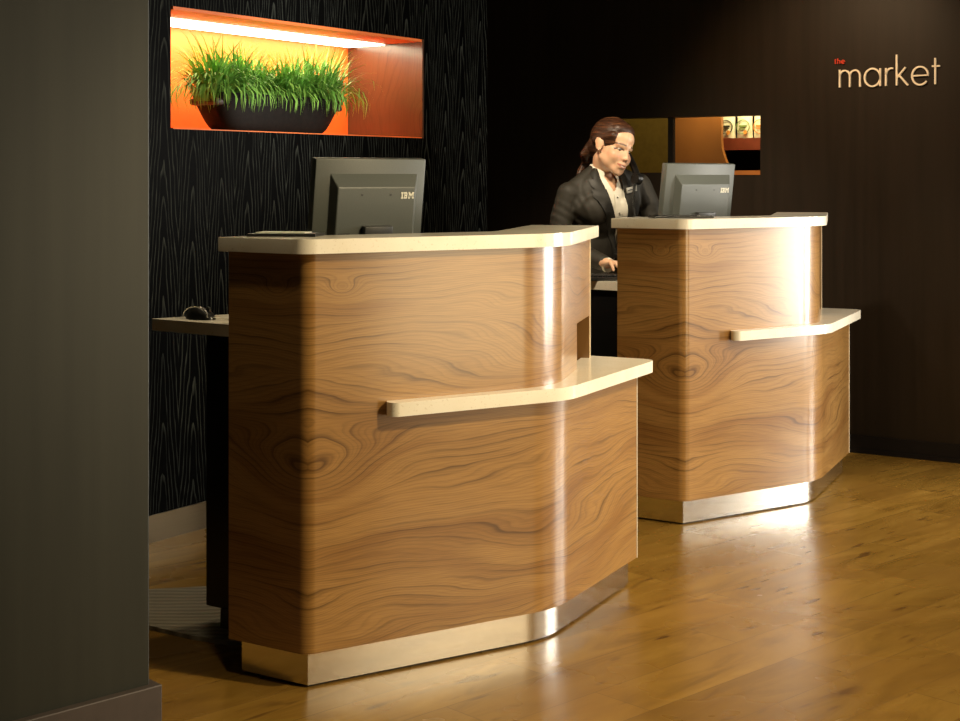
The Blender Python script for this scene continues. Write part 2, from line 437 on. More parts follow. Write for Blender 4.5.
# ------------------------------------------------------------------ reception counters
TOP, TOPT, LED, LEDT, PLH, DESK = 1.170, .038,   .734, .037, .096, .90
SD = Vector((-.848, .53))
def counter(label, A_len, B, C, D, E, tstart, deskpts, panel):
    root = thing('reception_counter', label, 'counter', (B[0], B[1], 0), 0, 'walnut reception counters')
    B = V2(B); O = B.copy()
    loc = lambda p: V2(p)-O
    A = B + SD*A_len
    pl = [loc(p) for p in (B+SD*(A_len-.02), B, C, D)]
    # steel plinth
    po = round_poly(pl, (0, 0, .30, 0)); pi_ = offset_line(pl, -.19)[::-1]
    bm = bmesh.new(); prism(bm, po+pi_, .007, PLH+.002)
    finish('kick_plate', bm, M_steel, root, 35)
    bm = bmesh.new(); prism(bm, round_poly(offset_line(pl, -.012), (0, 0, .30, 0))+offset_line(pl, -.18)[::-1], 0, .008); finish('shadow_gap_strip', bm, M_blackplastic, root)  # black strip put in for the dark shadow gap under the steel
    # body
    lo = offset_line([loc(p) for p in (A, B, C, D)], .03)
    up = offset_line([loc(p) for p in (A, B, C, E)], .03)
    lop = round_poly(lo, (0, .045, .32, 0)); upp = round_poly(up, (0, .045, .30, 0), 18)
    n0 = (lo[0]-lo[1]).length
    d_ = Vector((lo[3]-lo[2])).normalized()
    lo_in = round_poly(offset_line(lo, -.22), (0, 0, .1, 0))[::-1]
    up_in = round_poly(offset_line(up, -.15), (0, 0, .1, 0))[::-1]
    bm = bmesh.new()
    prism(bm, lop+lo_in, PLH, LED-.02, n0)
    bm2 = bmesh.new()
    prism(bm2, upp+up_in, LED-.02, TOP-TOPT, n0)
    bmesh.ops.recalc_face_normals(bm, faces=bm.faces[:])
    finish('lower_body', bm, M_walnut, root, 30)
    bmesh.ops.recalc_face_normals(bm2, faces=bm2.faces[:])
    me = bpy.data.meshes.new('u'); bm2.to_mesh(me); bm2.free()
    ob = bpy.data.objects.new('u', me); COL.objects.link(ob)
    # cut the document slot above the ledge near the end of the curved side
    e1 = (up[3]-up[2]).normalized(); en = Vector((e1.y, -e1.x)); L = (up[3]-up[2]).length
    s0, s1 = L-.295, L-.018
    cen = up[2]+e1*(s0+s1)/2
    bmc = bmesh.new(); box(bmc, (0, 0, 0), (s1-s0, .20, .17))
    mc = bpy.data.meshes.new('c'); bmc.to_mesh(mc); bmc.free()
    oc = bpy.data.objects.new('c', mc); COL.objects.link(oc)
    oc.location = (cen.x, cen.y, LED+.055); oc.rotation_euler = (0, 0, math.atan2(e1.y, e1.x))
    md = ob.modifiers.new('b', 'BOOLEAN'); md.operation = 'DIFFERENCE'; md.object = oc; md.solver = 'EXACT'
    me = bake(ob, 'upper_body', [M_walnut]); bpy.data.objects.remove(oc)
    o = link_mesh('upper_body', me, root)
    me.polygons.foreach_set('use_smooth', [True]*len(me.polygons)); me.set_sharp_from_angle(angle=R(30))
    # edge strip at the free ends (pale veneer edge)
    for nm, q, zz0, zz1, dr in (('edge_strip', up[3], LED, TOP-TOPT, e1), ('edge_strip', lo[3], PLH, LED-LEDT, d_)):
        nn = Vector((dr.y, -dr.x)); c = q+dr*.001-nn*.004
        bm = bmesh.new(); box(bm, (c.x, c.y, (zz0+zz1)/2), (.003, .012, zz1-zz0), math.atan2(dr.y, dr.x))
        finish(nm, bm, M_stone, root)
    # countertop
    t_out = offset_line(up, .028); t_in = offset_line(up, -.20)
    v0 = (up[0]-up[1]).normalized()*.012; v1 = e1*.008
    t_out[0] += v0; t_in[0] += v0; t_out[-1] += v1; t_in[-1] += v1
    bm = bmesh.new()
    prism(bm, round_poly(t_out, (0, .06, .27, 0), 18)+round_poly(t_in, (0, 0, .1, 0))[::-1], TOP-TOPT, TOP, 0, .003)
    finish('countertop', bm, M_stone, root, 35)
    # ledge
    l_out = offset_line(lo, .048); u_in = offset_line(up, -.03)
    f1 = (l_out[2]-l_out[1]).normalized()
    st = l_out[1] + f1*((C-B).length*tstart+.02)
    st_in = u_in[1] + f1*((C-B).length*tstart+.02)
    end = l_out[3] + d_*.06
    ue = u_in[3] + e1*.06
    outline = round_poly([st_in, st, l_out[2], end, ue, u_in[2], st_in], (0, .028, .22, .05, 0, 0, 0), 14)[:-1]
    bm = bmesh.new(); prism(bm, outline, LED-LEDT, LED, 0, .003)
    finish('ledge', bm, M_stone, root, 35)
    # staff desk behind, its black end panel and foot
    bm = bmesh.new(); prism(bm, [loc(p) for p in deskpts], DESK-.036, DESK, 0, .002)
    finish('staff_desk', bm, M_stone, root)
    p0, p1 = loc(panel[0]), loc(panel[1]); dd = (p1-p0); c = (p0+p1)/2
    bm = bmesh.new(); box(bm, (c.x, c.y, (DESK-.036+.066)/2), (dd.length, .03, DESK-.036-.066), math.atan2(dd.y, dd.x))
    finish('end_panel', bm, M_blackplastic, root)
    q = p0+dd*.55
    bm = bmesh.new(); box(bm, (q.x, q.y+.02, .034), (dd.length*.6, .08, .068), math.atan2(dd.y, dd.x))
    finish('panel_foot', bm, M_base, root)
    # inner staff-side shelf bracket
    q = loc(deskpts[1])*.5+loc(deskpts[0])*.5
    bm = bmesh.new(); box(bm, (q.x+.04, q.y+.05, DESK-.047), (.05, .04, .022), math.atan2(dd.y, dd.x), bevel=.003)
    finish('bracket', bm, M_silver, root)
    return root

B1, C1, D1, E1 = Vector((-.448, 3.87)), Vector((.195, 4.271)), Vector((.481, 4.835)), Vector((.334, 4.92))
desk1 = [(-.60, 4.243), (-.997, 4.519), (-.782, 4.66), (-.42, 4.93), (-.05, 5.05), (.12, 4.98), (-.06, 4.42), (-.52, 4.14)]
counter('nearer walnut reception counter with cream top, a mouse on its side desk', .245,
        B1, C1, D1, E1, .285, desk1, [(-.800, 4.405), (-.545, 4.227)])
B2, C2, D2, E2 = Vector((.776, 5.683)), Vector((1.354, 6.067)), Vector((1.625, 6.67)), Vector((1.515, 6.73))
sh = (B2+C2)/2-(B1+C1)/2
desk2 = [(.62, 6.05), (.22, 6.336), (.45, 6.40), (.85, 6.56), (1.10, 6.80), (1.27, 6.75), (1.10, 6.20), (.70, 5.97)]
counter('farther walnut reception counter with cream top, woman in a black jacket behind it', .265,
        B2, C2, D2, E2, .312, desk2, [(.43, 6.22), (.665, 6.055)])

# ------------------------------------------------------------------ monitors
LOGO = [["11111", "1111111..", "1111.....1111"],
        ["11111", "11111111.", "11111...11111"],
        [".111.", ".11...11.", ".11111.11111."],
        [".111.", ".1111111.", ".11.11111.11."],
        [".111.", ".1111111.", ".11..111..11."],
        [".111.", ".11...11.", ".11...1...11."],
        ["11111", "11111111.", "1111..1..1111"],
        ["11111", "1111111..", "1111.....1111"]]
def monitor(label, x, y, zdesk, ztop, yaw):
    root = thing('computer_monitor', label, 'monitor', (x, y, zdesk), yaw, 'grey computer monitors')
    W, Hh = .385, .305
    zc = ztop-zdesk-Hh/2; tilt = R(8)
    Rt = Matrix.Rotation(tilt, 4, 'X')
    def place(bm):
        bmesh.ops.rotate(bm, cent=(0, 0, 0), matrix=Rt.to_3x3(), verts=bm.verts[:])
        bmesh.ops.translate(bm, vec=(0, 0, zc), verts=bm.verts[:])
    # local: -y is the back (towards the visitor), +y the screen
    bm = bmesh.new(); box(bm, (0, .012, 0), (W, .034, Hh), bevel=.004); place(bm)
    finish('screen_frame', bm, M_grayplastic, root, 40)
    bm = bmesh.new(); box(bm, (0, .030, .006), (W-.03, .004, Hh-.045)); place(bm)
    finish('screen', bm, M_blackplastic, root)
    # back housing: tapered hump with a step at the top
    bm = bmesh.new()
    z0, z1 = -Hh/2+.004, Hh/2-.045
    a = [(-.142, z0), (.165, z0), (.165, z1), (-.142, z1)]; b = [(-.128, z0+.006), (.142, z0+.006), (.142, z1-.040), (-.128, z1-.040)]
    va = [bm.verts.new((p[0], -.004, p[1])) for p in a]; vb = [bm.verts.new((p[0], -.036, p[1])) for p in b]
    for i in range(4):
        j = (i+1) % 4; bm.faces.new((va[i], va[j], vb[j], vb[i]))
    bm.faces.new(vb); bm.faces.new(va[::-1])
    bmesh.ops.bevel(bm, geom=bm.edges[:], offset=.002, segments=1, affect='EDGES')
    place(bm); finish('back_housing', bm, M_grayplastic, root)
    for sx in (-.045, .055):
        bm = bmesh.new(); box(bm, (sx, -.0365, .045), (.006, .002, .006)); place(bm); finish('screw', bm, M_darkplastic, root)
    bm = bmesh.new(); box(bm, (-.10, -.0365, -.075), (.040, .001, .004)); place(bm); finish('vent_slot', bm, M_darkplastic, root)
    # logo: striped letters
    bm = bmesh.new(); cw, rh = .00155, .0026; x0 = .092; zt = .052
    for r, row in enumerate(LOGO):
        cx = x0
        for g in row:
            k = 0
            while k < len(g):
                if g[k] == '1':
                    e = k
                    while e < len(g) and g[e] == '1': e += 1
                    box(bm, (cx+(k+e)/2*cw, -.0367, zt-r*rh), ((e-k)*cw, .0014, rh*.92)); k = e
                else: k += 1
            cx += (len(g)+1.2)*cw
    place(bm); finish('logo', bm, M_logo, root)
    # hinge block, neck, base
    bm = bmesh.new(); box(bm, (.010, -.046, -.078), (.098, .026, .056), bevel=.003); place(bm); finish('hinge', bm, M_darkplastic, root, 40)
    bm = bmesh.new(); box(bm, (.005, -.052, (zc-.11)/2+.008), (.085, .022, zc-.11-.016), bevel=.004); finish('neck', bm, M_darkplastic, root, 40)
    bm = bmesh.new(); prism(bm, round_poly([(.12, -.13), (.12, .06), (-.12, .06), (-.12, -.13), (.12, -.13)], (0, .03, .03, .03, 0))[:-1], 0, .016, 0, .004)
    finish('base', bm, M_darkplastic, root, 40)
    return root
YAW = math.atan2(.545, .84)
monitor('grey computer monitor seen from the back, standing at the nearer counter', -.345, 4.60, DESK, 1.388, YAW)
monitor('grey computer monitor seen from the back, standing at the farther counter beside the woman', .935, 6.38, DESK, 1.388, YAW)

# ------------------------------------------------------------------ things on counters and desks
def pad(label, x, y, ln, dp, rz, sheet):
    root = thing('document_folder', label, 'folder', (x, y, TOP), rz, 'flat black folders on the counter tops')
    bm = bmesh.new(); box(bm, (0, 0, .004), (ln, dp, .008), bevel=.002); finish('cover', bm, M_blackplastic, root)
    bm = bmesh.new(); box(bm, (-.01, .012, .0095), (ln*.72, dp*.7, .003), bevel=.001); finish('inner_sheet', bm, sheet, root)
pad('flat black folder with a pale sheet on the nearer counter, left of the monitor', -.525, 4.03, .19, .11, R(-8), M_logo)
pad('flat black folder on the farther counter in front of the woman', .79, 5.85, .24, .10, R(8), M_blackplastic)

def mouse(label, x, y, rz):
    root = thing('computer_mouse', label, 'mouse', (x, y, DESK), rz)
    bm = bmesh.new()
    bmesh.ops.create_uvsphere(bm, u_segments=24, v_segments=14, radius=1)
    for v in bm.verts:
        c = v.co; v.co = Vector((c.x*.055, c.y*.031, max(0, c.z)*.036*(1-.25*c.x) + .001))
    finish('shell', bm, M_blackplastic, root, 40)
    bm = bmesh.new()
    pts = [(.050*math.cos(t), -.020, .008+.032*math.sin(t)) for t in [PI*k/12 for k in range(13)]]
    tube(bm, [(p[0], p[1]-.004, p[2]) for p in pts], .0022, 6); finish('side_trim', bm, M_silver, root, 40)
    bm = bmesh.new(); bmesh.ops.create_cone(bm, cap_ends=True, segments=16, radius1=.009, radius2=.009, depth=.006)
    bmesh.ops.rotate(bm, cent=(0, 0, 0), matrix=Matrix.Rotation(PI/2, 3, 'X'), verts=bm.verts[:])
    bmesh.ops.translate(bm, vec=(.030, 0, .030), verts=bm.verts[:]); finish('scroll_wheel', bm, M_darkplastic, root, 40)
    bm = bmesh.new(); tube(bm, [(.053, 0, .008), (.075, .004, .006), (.10, .014, .005), (.13, .01, .005)], .0022, 6); finish('cable', bm, M_white, root, 40)
mouse('black computer mouse with a silver rim on the desk left of the nearer counter', -.845, 4.50, R(-33))

def keyboard(label, x, y, rz):
    root = thing('keyboard', label, 'keyboard', (x, y, DESK), rz, 'black keyboards')
    bm = bmesh.new(); prism(bm, [(-.22, -.075), (.22, -.075), (.22, .075), (-.22, .075)], 0, .014, 0, .003); finish('case', bm, M_darkplastic, root)
    bm = bmesh.new()
    for r in range(5):
        for c in range(20): box(bm, (-.20+c*.021, -.052+r*.024, .018), (.017, .019, .009), bevel=.002)
    finish('keys', bm, M_keys, root)
keyboard('black keyboard on the desk of the nearer counter, mostly hidden', -.55, 4.72, YAW)
keyboard('black keyboard under the woman\'s hands on the farther desk', .60, 6.245, R(12))

# ------------------------------------------------------------------ floor mat
mp0, mp1, mp2, mp3 = FL(120, 594), FL(260, 578), FL(265, 655), FL(196, 641)
bm = bmesh.new()
ol = round_poly([mp0, FL(118, 622), FL(190, 639.5), FL(232, 646), FL(300, 640), FL(300, 585), mp0], (0, .1, .05, .05, .1, .1, 0))[:-1]
cx = sum((p for p in ol), Vector((0, 0)))/len(ol)
prism(bm, [p-cx for p in ol], 0, .012, 0, .004)
o = finish('floor_mat', bm, M_mat, None, None, (cx.x, cx.y, 0))
tag(o, 'grey ribbed rubber mat on the floor behind the nearer counter', 'mat')

# ------------------------------------------------------------------ niche light and planter
mE, nt, b = mat('lit diffuser'); b.inputs['Base Color'].default_value = (1, .9, .7, 1)
fl = noise(nt, coords(nt)[0], 3.0)
nt.links.new(ramp(nt, fl, [(0, (1, .86, .58)), (1, (1, .90, .64))]), b.inputs['Emission Color'])
b.inputs['Emission Strength'].default_value = 8.5
t = thing('strip_light', 'long glowing strip light under the top of the orange niche', 'light', AB((NA0+NA1)/2, 4.25, NZ1-.012), TH)
bm = bmesh.new(); lbox(bm, -.77, .77, -.11, .11, -.004, 0); finish('housing', bm, M_white, t)
bm = bmesh.new(); lbox(bm, -.765, .765, -.105, .105, -.009, -.004); finish('diffuser', bm, mE, t)

def make_leaf():
    m, nt, b = mat('grass blades')
    _, s = coords(nt, 'UV')
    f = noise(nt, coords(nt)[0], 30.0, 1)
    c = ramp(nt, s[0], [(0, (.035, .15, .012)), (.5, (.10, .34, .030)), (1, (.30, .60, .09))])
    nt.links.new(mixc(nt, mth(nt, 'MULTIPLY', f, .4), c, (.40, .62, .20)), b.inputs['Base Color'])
    b.inputs['Roughness'].default_value = .5; b.inputs['Specular IOR Level'].default_value = .2
    b.inputs['Subsurface Weight'].default_value = 0.0
    return m
M_leaf = make_leaf()
pl = thing('potted_grass', 'long black planter of bright green grass standing in the lit orange niche', 'plant', AB(4.74, B_BK+.19, NZ0+.008), TH)
bm = bmesh.new()
uvl = bm.loops.layers.uv.verify()
nz, na = 8, 40
def pl_outline(k, inset=0.0):
    tz = k/nz; hl = .30+.105*(tz**.7)-inset; hw = .07+.035*(tz**.7)-inset
    return [Vector((math.copysign(abs(math.cos(q))**.35, math.cos(q))*hl, math.copysign(abs(math.sin(q))**.5, math.sin(q))*hw, .150*tz)) for q in [2*PI*i/na for i in range(na)]]
rings = [[bm.verts.new(p) for p in pl_outline(k)] for k in range(nz+1)]
rings.append([bm.verts.new(p) for p in pl_outline(nz, .012)]); 
dn = [p-Vector((0, 0, .03)) for p in pl_outline(nz, .014)]; rings.append([bm.verts.new(p) for p in dn])
for r0, r1 in zip(rings, rings[1:]):
    for i in range(na):
        j = (i+1) % na; bm.faces.new((r0[i], r0[j], r1[j], r1[i]))
bm.faces.new(rings[0][::-1]); bm.faces.new(rings[-1])
M_planter = plain('dark stained planter wood', (.006, .0045, .0035), .6, spec=.2, var=.5, vscale=60)
finish('planter', bm, M_planter, pl, 50)
bm = bmesh.new(); lbox(bm, -.40, .40, -.075, .075, .10, .128, bevel=.01); finish('soil', bm, M_base, pl)
bm = bmesh.new(); uvl = bm.loops.layers.uv.verify()
rng = random.Random(3)
tufts = [(-.36+.72*i/9, rng.uniform(-.03, .03)) for i in range(10)]
for k in range(2300):
    tx, ty = tufts[k % 10]
    bx_, by_ = tx+rng.gauss(0, .028), ty+rng.gauss(0, .02)
    bx_ = max(-.42, min(.42, bx_)); by_ = max(-.07, min(.07, by_))
    p = Vector((bx_, by_, .115))
    th = rng.uniform(0, 2*PI)
    d = Vector((math.cos(th), math.sin(th)*.75)) + Vector(((bx_-tx)*9+tx*2.2, (by_-ty)*9-.25))
    lean = rng.uniform(.15, 1.7)
    d = d.normalized(); Ln = rng.uniform(.15, .245)*(1.0+.45*min(1, abs(tx)/.36)*rng.random()); wd = rng.uniform(.0034, .0062)
    side = Vector((-d.y, d.x, 0)); seg = 5; last = None
    el = PI/2-lean*.45; pos = p.copy()
    lb = rng.random()*.5
    for s_ in range(seg+1):
        tt = s_/seg; ww = wd*(1-tt**2.5)+.0002
        a = bm.verts.new(pos-side*ww); c = bm.verts.new(pos+side*ww)
        if last:
            f = bm.faces.new((last[0], last[1], c, a))
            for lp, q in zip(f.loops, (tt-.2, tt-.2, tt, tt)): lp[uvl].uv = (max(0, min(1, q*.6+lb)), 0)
        last = (a, c)
        pos = pos + Vector((d.x*math.cos(el), d.y*math.cos(el), math.sin(el)))*(Ln/seg)
        # stay inside the niche
        pos.y = max(-.22, min(.225, pos.y)); pos.x = max(-.70, min(.80, pos.x)); pos.z = max(.02, min(.40, pos.z))
        el -= lean*.50*(.5+tt)
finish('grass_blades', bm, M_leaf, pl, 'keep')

# ------------------------------------------------------------------ the market sign on the wall
def strokes_to_bm(bm, strokes, wd, dp):
    """flat bars along stroke paths in the x-z plane, standing dp proud of y=0 (towards -y)"""
    for st in strokes:
        pts = [Vector(p) for p in st]; n = len(pts); L, Rr = [], []
        for i, p in enumerate(pts):
            if i == 0: t = (pts[1]-p).normalized()
            elif i == n-1: t = (p-pts[-2]).normalized()
            else: t = ((pts[i+1]-p).normalized()+(p-pts[i-1]).normalized()).normalized()
            nn = Vector((-t.y, t.x))*wd/2; L.append(p+nn); Rr.append(p-nn)
        def v(p, y): return bm.verts.new((p.x, y, p.y))
        fl_, fr = [v(p, -dp) for p in L], [v(p, -dp) for p in Rr]
        bl, br_ = [v(p, 0) for p in L], [v(p, 0) for p in Rr]
        for i in range(n-1):
            bm.faces.new((fl_[i], fl_[i+1], fr[i+1], fr[i])); bm.faces.new((bl[i], br_[i], br_[i+1], bl[i+1]))
            bm.faces.new((fl_[i], bl[i], bl[i+1], fl_[i+1])); bm.faces.new((fr[i], fr[i+1], br_[i+1], br_[i]))
        bm.faces.new((fl_[0], fr[0], br_[0], bl[0])); bm.faces.new((fl_[-1], bl[-1], br_[-1], fr[-1]))
def arc(cx, cz, r, a0, a1, n=20, rz=None):
    rz = rz or r
    return [(cx+r*math.cos(R(a0+(a1-a0)*k/n)), cz+rz*math.sin(R(a0+(a1-a0)*k/n))) for k in range(n+1)]
def word_market():
    s = []; x = 0
    s += [[(0, 0), (0, 1)], arc(.33, .62, .33, 180, 0)+[(.66, 0)], arc(.99, .62, .33, 180, 0)+[(1.32, 0)]]           # m
    x = 1.62+.5; s += [arc(x, .5, .5, 0, 360, 36), [(x+.5, 0), (x+.5, 1)]]                                              # a
    x = 2.98; s += [[(x, 0), (x, 1)], arc(x+.36, .62, .36, 180, 75)]                                                 # r
    x = 3.66; s += [[(x, 0), (x, 1.72)], [(x, .42), (x+.55, 1)], [(x+.16, .56), (x+.70, 0)]]                          # k
    x = 4.62+.5; s += [[(x-.5, .5), (x+.5, .52)] + arc(x, .5, .5, 0, 322, 34)]                                        # e
    x = 6.05; s += [[(x, 0), (x, 1.45)], [(x-.2, 1), (x+.28, 1)]]                                                       # t
    return s, 6.33
def word_the():
    s = [[(0, 0), (0, 1.4)], [(-.2, 1), (.3, 1)], [(.75, 0), (.75, 1.6)], arc(1.1, .6, .35, 180, 0)+[(1.45, 0)]]
    s += [[(1.95, .5), (2.9, .5)]+arc(2.42, .5, .48, 0, 315, 20)]
    return s
MK = lambda px: (lambda k: (3.836-5.887*k)/(.838+.546*k))((px-480)/F)     # b on the market wall seen at pixel column px
def mkz(px, py):
    p = AB(A_MK, MK(px)); return EYE+(HZ-py)/F*p.y
bA, bZ = MK(840), MK(940)
sgn = thing('wall_sign', 'pale thin letters reading the market on the dark brown wall at upper right', 'sign', AB(A_MK, bA, mkz(840, 87.5)), TH-PI/2)
st, wtot = word_market(); k = (bA-bZ)/wtot
zk = (mkz(840, 70.0)-mkz(840, 87.5))
bm = bmesh.new(); strokes_to_bm(bm, [[(p[0]*k, p[1]*zk) for p in q] for q in st], .0078, .012)
M_letter = plain('pale cream letter face', (.88, .80, .66), .4, var=.02)
finish('large_lettering', bm, M_letter, sgn)
bm = bmesh.new(); zz = mkz(834, 64)-mkz(840, 87.5)
strokes_to_bm(bm, [[(p[0]*.0155-.022, p[1]*.0165+zz) for p in q] for q in word_the()], .0044, .010)
M_red = plain('red letter face', (.62, .05, .02), .4, var=.02)
o = finish('small_lettering', bm, M_red, sgn); o['label'] = 'small red letters'

# ------------------------------------------------------------------ market corner behind the opening
M_olive = plain('olive yellow paint', (.30, .205, .035), .6)
M_caramel = plain('caramel veneer', (.36, .13, .028), .35, var=.15, vscale=4)
M_redwood = plain('dark red shelf wood', (.16, .030, .010), .4)
bm = bmesh.new(); lbox(bm, 8.3, 8.4, 2.0, 4.9, 0, CEIL); struct('wall_market_back', bm, M_olive)
bm = bmesh.new(); lbox(bm, A_MK+.1, 8.4, 4.9, 5.0, 0, CEIL); lbox(bm, A_MK+.1, 8.4, 2.0, 2.1, 0, CEIL); struct('wall_market_side', bm, M_olive)
bm = bmesh.new(); lbox(bm, A_MK+.001, A_MK+.03, MK(672.5), MK(667.5), OZ0, OZ1); struct('trim_3', bm, M_blackbase)
bm = bmesh.new(); lbox(bm, A_MK-.004, A_MK+.14, OB0, MK(718), OZ0-.012, OZ0+.010); struct('trim_4', bm, M_caramel)
# caramel partition with a curved edge
def mkb(px, a):                                  # b at depth a seen at pixel column px
    k = (px-480)/F; return (a*CA - k*a*SA)/(SA + k*CA)
def zpx(py, a, b): return EYE+(HZ-py)/F*AB(a, b).y
a_p = 7.42
poly = [(mkb(671, a_p), .2), (mkb(671, a_p), 2.3), (mkb(722, a_p), 2.3)]
for t_ in range(0, 13):
    q = t_/12; px = 721 + 14*(q**2.2); py = 138 + 38*q
    bb = mkb(px, a_p); poly.append((bb, zpx(py, a_p, bb)))
poly += [(mkb(735, a_p), .2)]
bm = bmesh.new()
f0 = [bm.verts.new((a_p, p[0], p[1])) for p in poly]; f1 = [bm.verts.new((a_p+.03, p[0], p[1])) for p in poly]
bm.faces.new(f0); bm.faces.new(f1[::-1])
for i in range(len(poly)):
    j = (i+1) % len(poly); bm.faces.new((f0[i], f1[i], f1[j], f0[j]))
o = finish('partition_panel', bm, M_caramel, None, None, None, (0, 0, TH))
tag(o, 'caramel brown wood partition with a curved edge inside the wall opening', 'panel')
# shelf unit
a_s = 7.62
b0, b1 = mkb(790, a_s), mkb(706, a_s)
zs1 = zpx(138, a_s, mkb(740, a_s)); zs0 = zpx(150, a_s, mkb(740, a_s))
t = thing('display_shelf', 'dark red wood display shelf seen through the wall opening', 'shelf', AB(a_s, (b0+b1)/2, 0), TH)
hb = (b1-b0)/2
bm = bmesh.new(); lbox(bm, 0, .30, -hb, hb, zs0, zs1); finish('shelf_board', bm, M_redwood, t)
bm = bmesh.new(); lbox(bm, .30, .33, -hb, hb, 0, 2.2); finish('back_panel', bm, M_blackbase, t)
for sgnb in (-1, 1):
    bm = bmesh.new(); lbox(bm, 0, .30, sgnb*hb-.012, sgnb*hb+.012, 0, 2.2); finish('side_panel', bm, M_redwood, t)
bm = bmesh.new(); lbox(bm, 0, .30, -hb, hb, 0, .9); finish('lower_cabinet', bm, M_blackbase, t)
M_pack = plain('cream packet', (.80, .72, .45), .45, var=.08, vscale=40)
M_green = plain('green print', (.20, .26, .05), .5); M_orng = plain('orange print', (.75, .28, .04), .5); M_black2 = plain('dark print', (.05, .045, .02), .5)
def packet(px, label, mring, wd=.095):
    a = a_s+.05; bb = mkb(px, a)
    root = thing('snack_packet', label, 'packet', AB(a, bb, zs1), TH-PI/2, 'cream packets on the display shelf')
    bm = bmesh.new()
    hh = .17; n = 8
    rows = []
    for i in range(n+1):
        q = i/n; th_ = .026*math.sin(PI*min(1, q*1.15+.12))**.5 if q < .95 else .003
        w_ = wd/2*(1-.08*math.sin(PI*q))
        rows.append([bm.verts.new((w_*math.cos(2*PI*j/16), th_*math.sin(2*PI*j/16), hh*q)) for j in range(16)])
    for r0, r1 in zip(rows, rows[1:]):
        for j in range(16): bm.faces.new((r0[j], r0[(j+1) % 16], r1[(j+1) % 16], r1[j]))
    bm.faces.new(rows[0][::-1]); bm.faces.new(rows[-1])
    finish('pouch', bm, M_pack, root, 60)
    def disc(nm, cx, cz, r, mm, y, r2=0):
        bm = bmesh.new()
        o_ = [bm.verts.new((cx+r*math.cos(2*PI*j/24), y, cz+r*math.sin(2*PI*j/24))) for j in range(24)]
        ob = [bm.verts.new((v.co.x, y+.003, v.co.z)) for v in o_]
        if r2:
            i_ = [bm.verts.new((cx+r2*math.cos(2*PI*j/24), y, cz+r2*math.sin(2*PI*j/24))) for j in range(24)]
            for j in range(24): bm.faces.new((o_[j], o_[(j+1) % 24], i_[(j+1) % 24], i_[j]))
        else: bm.faces.new(o_)
        for j in range(24): bm.faces.new((o_[j], ob[j], ob[(j+1) % 24], o_[(j+1) % 24]))
        finish(nm, bm, mm, root)
    disc('printed_ring', 0, .062, .040, mring, -.0305, .035)
    disc('printed_spot', .014, .032, .011, M_orng, -.031)
    bm = bmesh.new(); box(bm, (0, -.030, .066), (.045, .002, .010)); box(bm, (-.004, -.030, .050), (.036, .002, .005)); finish('printed_band', bm, mring, root)
packet(728, 'cream packet with a dark ring print on the display shelf, beside the partition', M_black2)
packet(745, 'cream packet with a green ring print on the display shelf, middle of the three', M_green)
packet(762, 'cream packet half cut off by the right edge of the wall opening', M_orng)
area('market_shelf_lamp', AB(7.35, mkb(742, 7.35), 1.98), AB(7.60, mkb(742, 7.6), 1.50), .5, .1, 6.5, (1, .88, .55))
area('market_ceiling_lamp', AB(7.7, 3.75, 2.6), AB(7.7, 3.7, 0), .5, .5, 5, (1, .80, .45))


# ------------------------------------------------------------------ the woman behind the farther counter
def W(px, py, Y): return Vector(((px-480)/F*Y, Y, EYE+(HZ-py)/F*Y))
P0 = Vector((.505, 6.73, 0))
ft = Vector((.42, -.907, 0)).normalized(); lt = Vector((.907, .42, 0)).normalized(); uz = Vector((0, 0, 1))
TF = Matrix((lt, ft, uz)).transposed()
hf = Vector((.66, -.735, -.15)).normalized(); hu = Vector((.30, .03, .95)); hu = (hu-hf*hu.dot(hf)).normalized(); hl = hu.cross(hf)
HF = Matrix((hl, hf, hu)).transposed(); H0 = Vector((.592, 6.62, 1.462))
def hp(l, f, u): return H0 + hl*l + hf*f + hu*u
def ell(bm, c, r, fr, sub=3):
    v = bmesh.ops.create_icosphere(bm, subdivisions=sub, radius=1)['verts']
    for q in v: q.co = Vector(c) + fr @ Vector((q.co.x*r[0], q.co.y*r[1], q.co.z*r[2]))
def cap(bm, p, q, r0, r1):
    p, q = Vector(p), Vector(q); t = q-p
    t = t.normalized() if t.length > 1e-6 else Vector((0, 0, 1))
    pts, rad = [], []
    for k in range(6):
        a = PI/2*(1-k/5); pts.append(p-t*r0*math.sin(a)); rad.append(max(r0*math.cos(a), r0*.02))
    for k in range(6):
        a = PI/2*k/5; pts.append(q+t*r1*math.sin(a)); rad.append(max(r1*math.cos(a), r1*.02))
    tube(bm, pts, rad, 18)
def chain(bm, pts, rads):
    for i in range(len(pts)-1): cap(bm, pts[i], pts[i+1], rads[i], rads[i+1])
def solid(name, bm, voxel, smooth, mats):
    me = bpy.data.meshes.new(name); bm.to_mesh(me); bm.free()
    o = bpy.data.objects.new(name, me); COL.objects.link(o)
    md = o.modifiers.new('r', 'REMESH'); md.mode = 'VOXEL'; md.voxel_size = voxel; md.use_smooth_shade = True
    ms = o.modifiers.new('s', 'SMOOTH'); ms.factor = .5; ms.iterations = smooth
    return bake(o, name, mats)
def verts_np(me):
    a = np.empty(len(me.vertices)*3); me.vertices.foreach_get('co', a); return a.reshape(-1, 3)
def set_np(me, a): me.vertices.foreach_set('co', a.ravel()); me.update()
def shade(me): me.polygons.foreach_set('use_smooth', [True]*len(me.polygons))

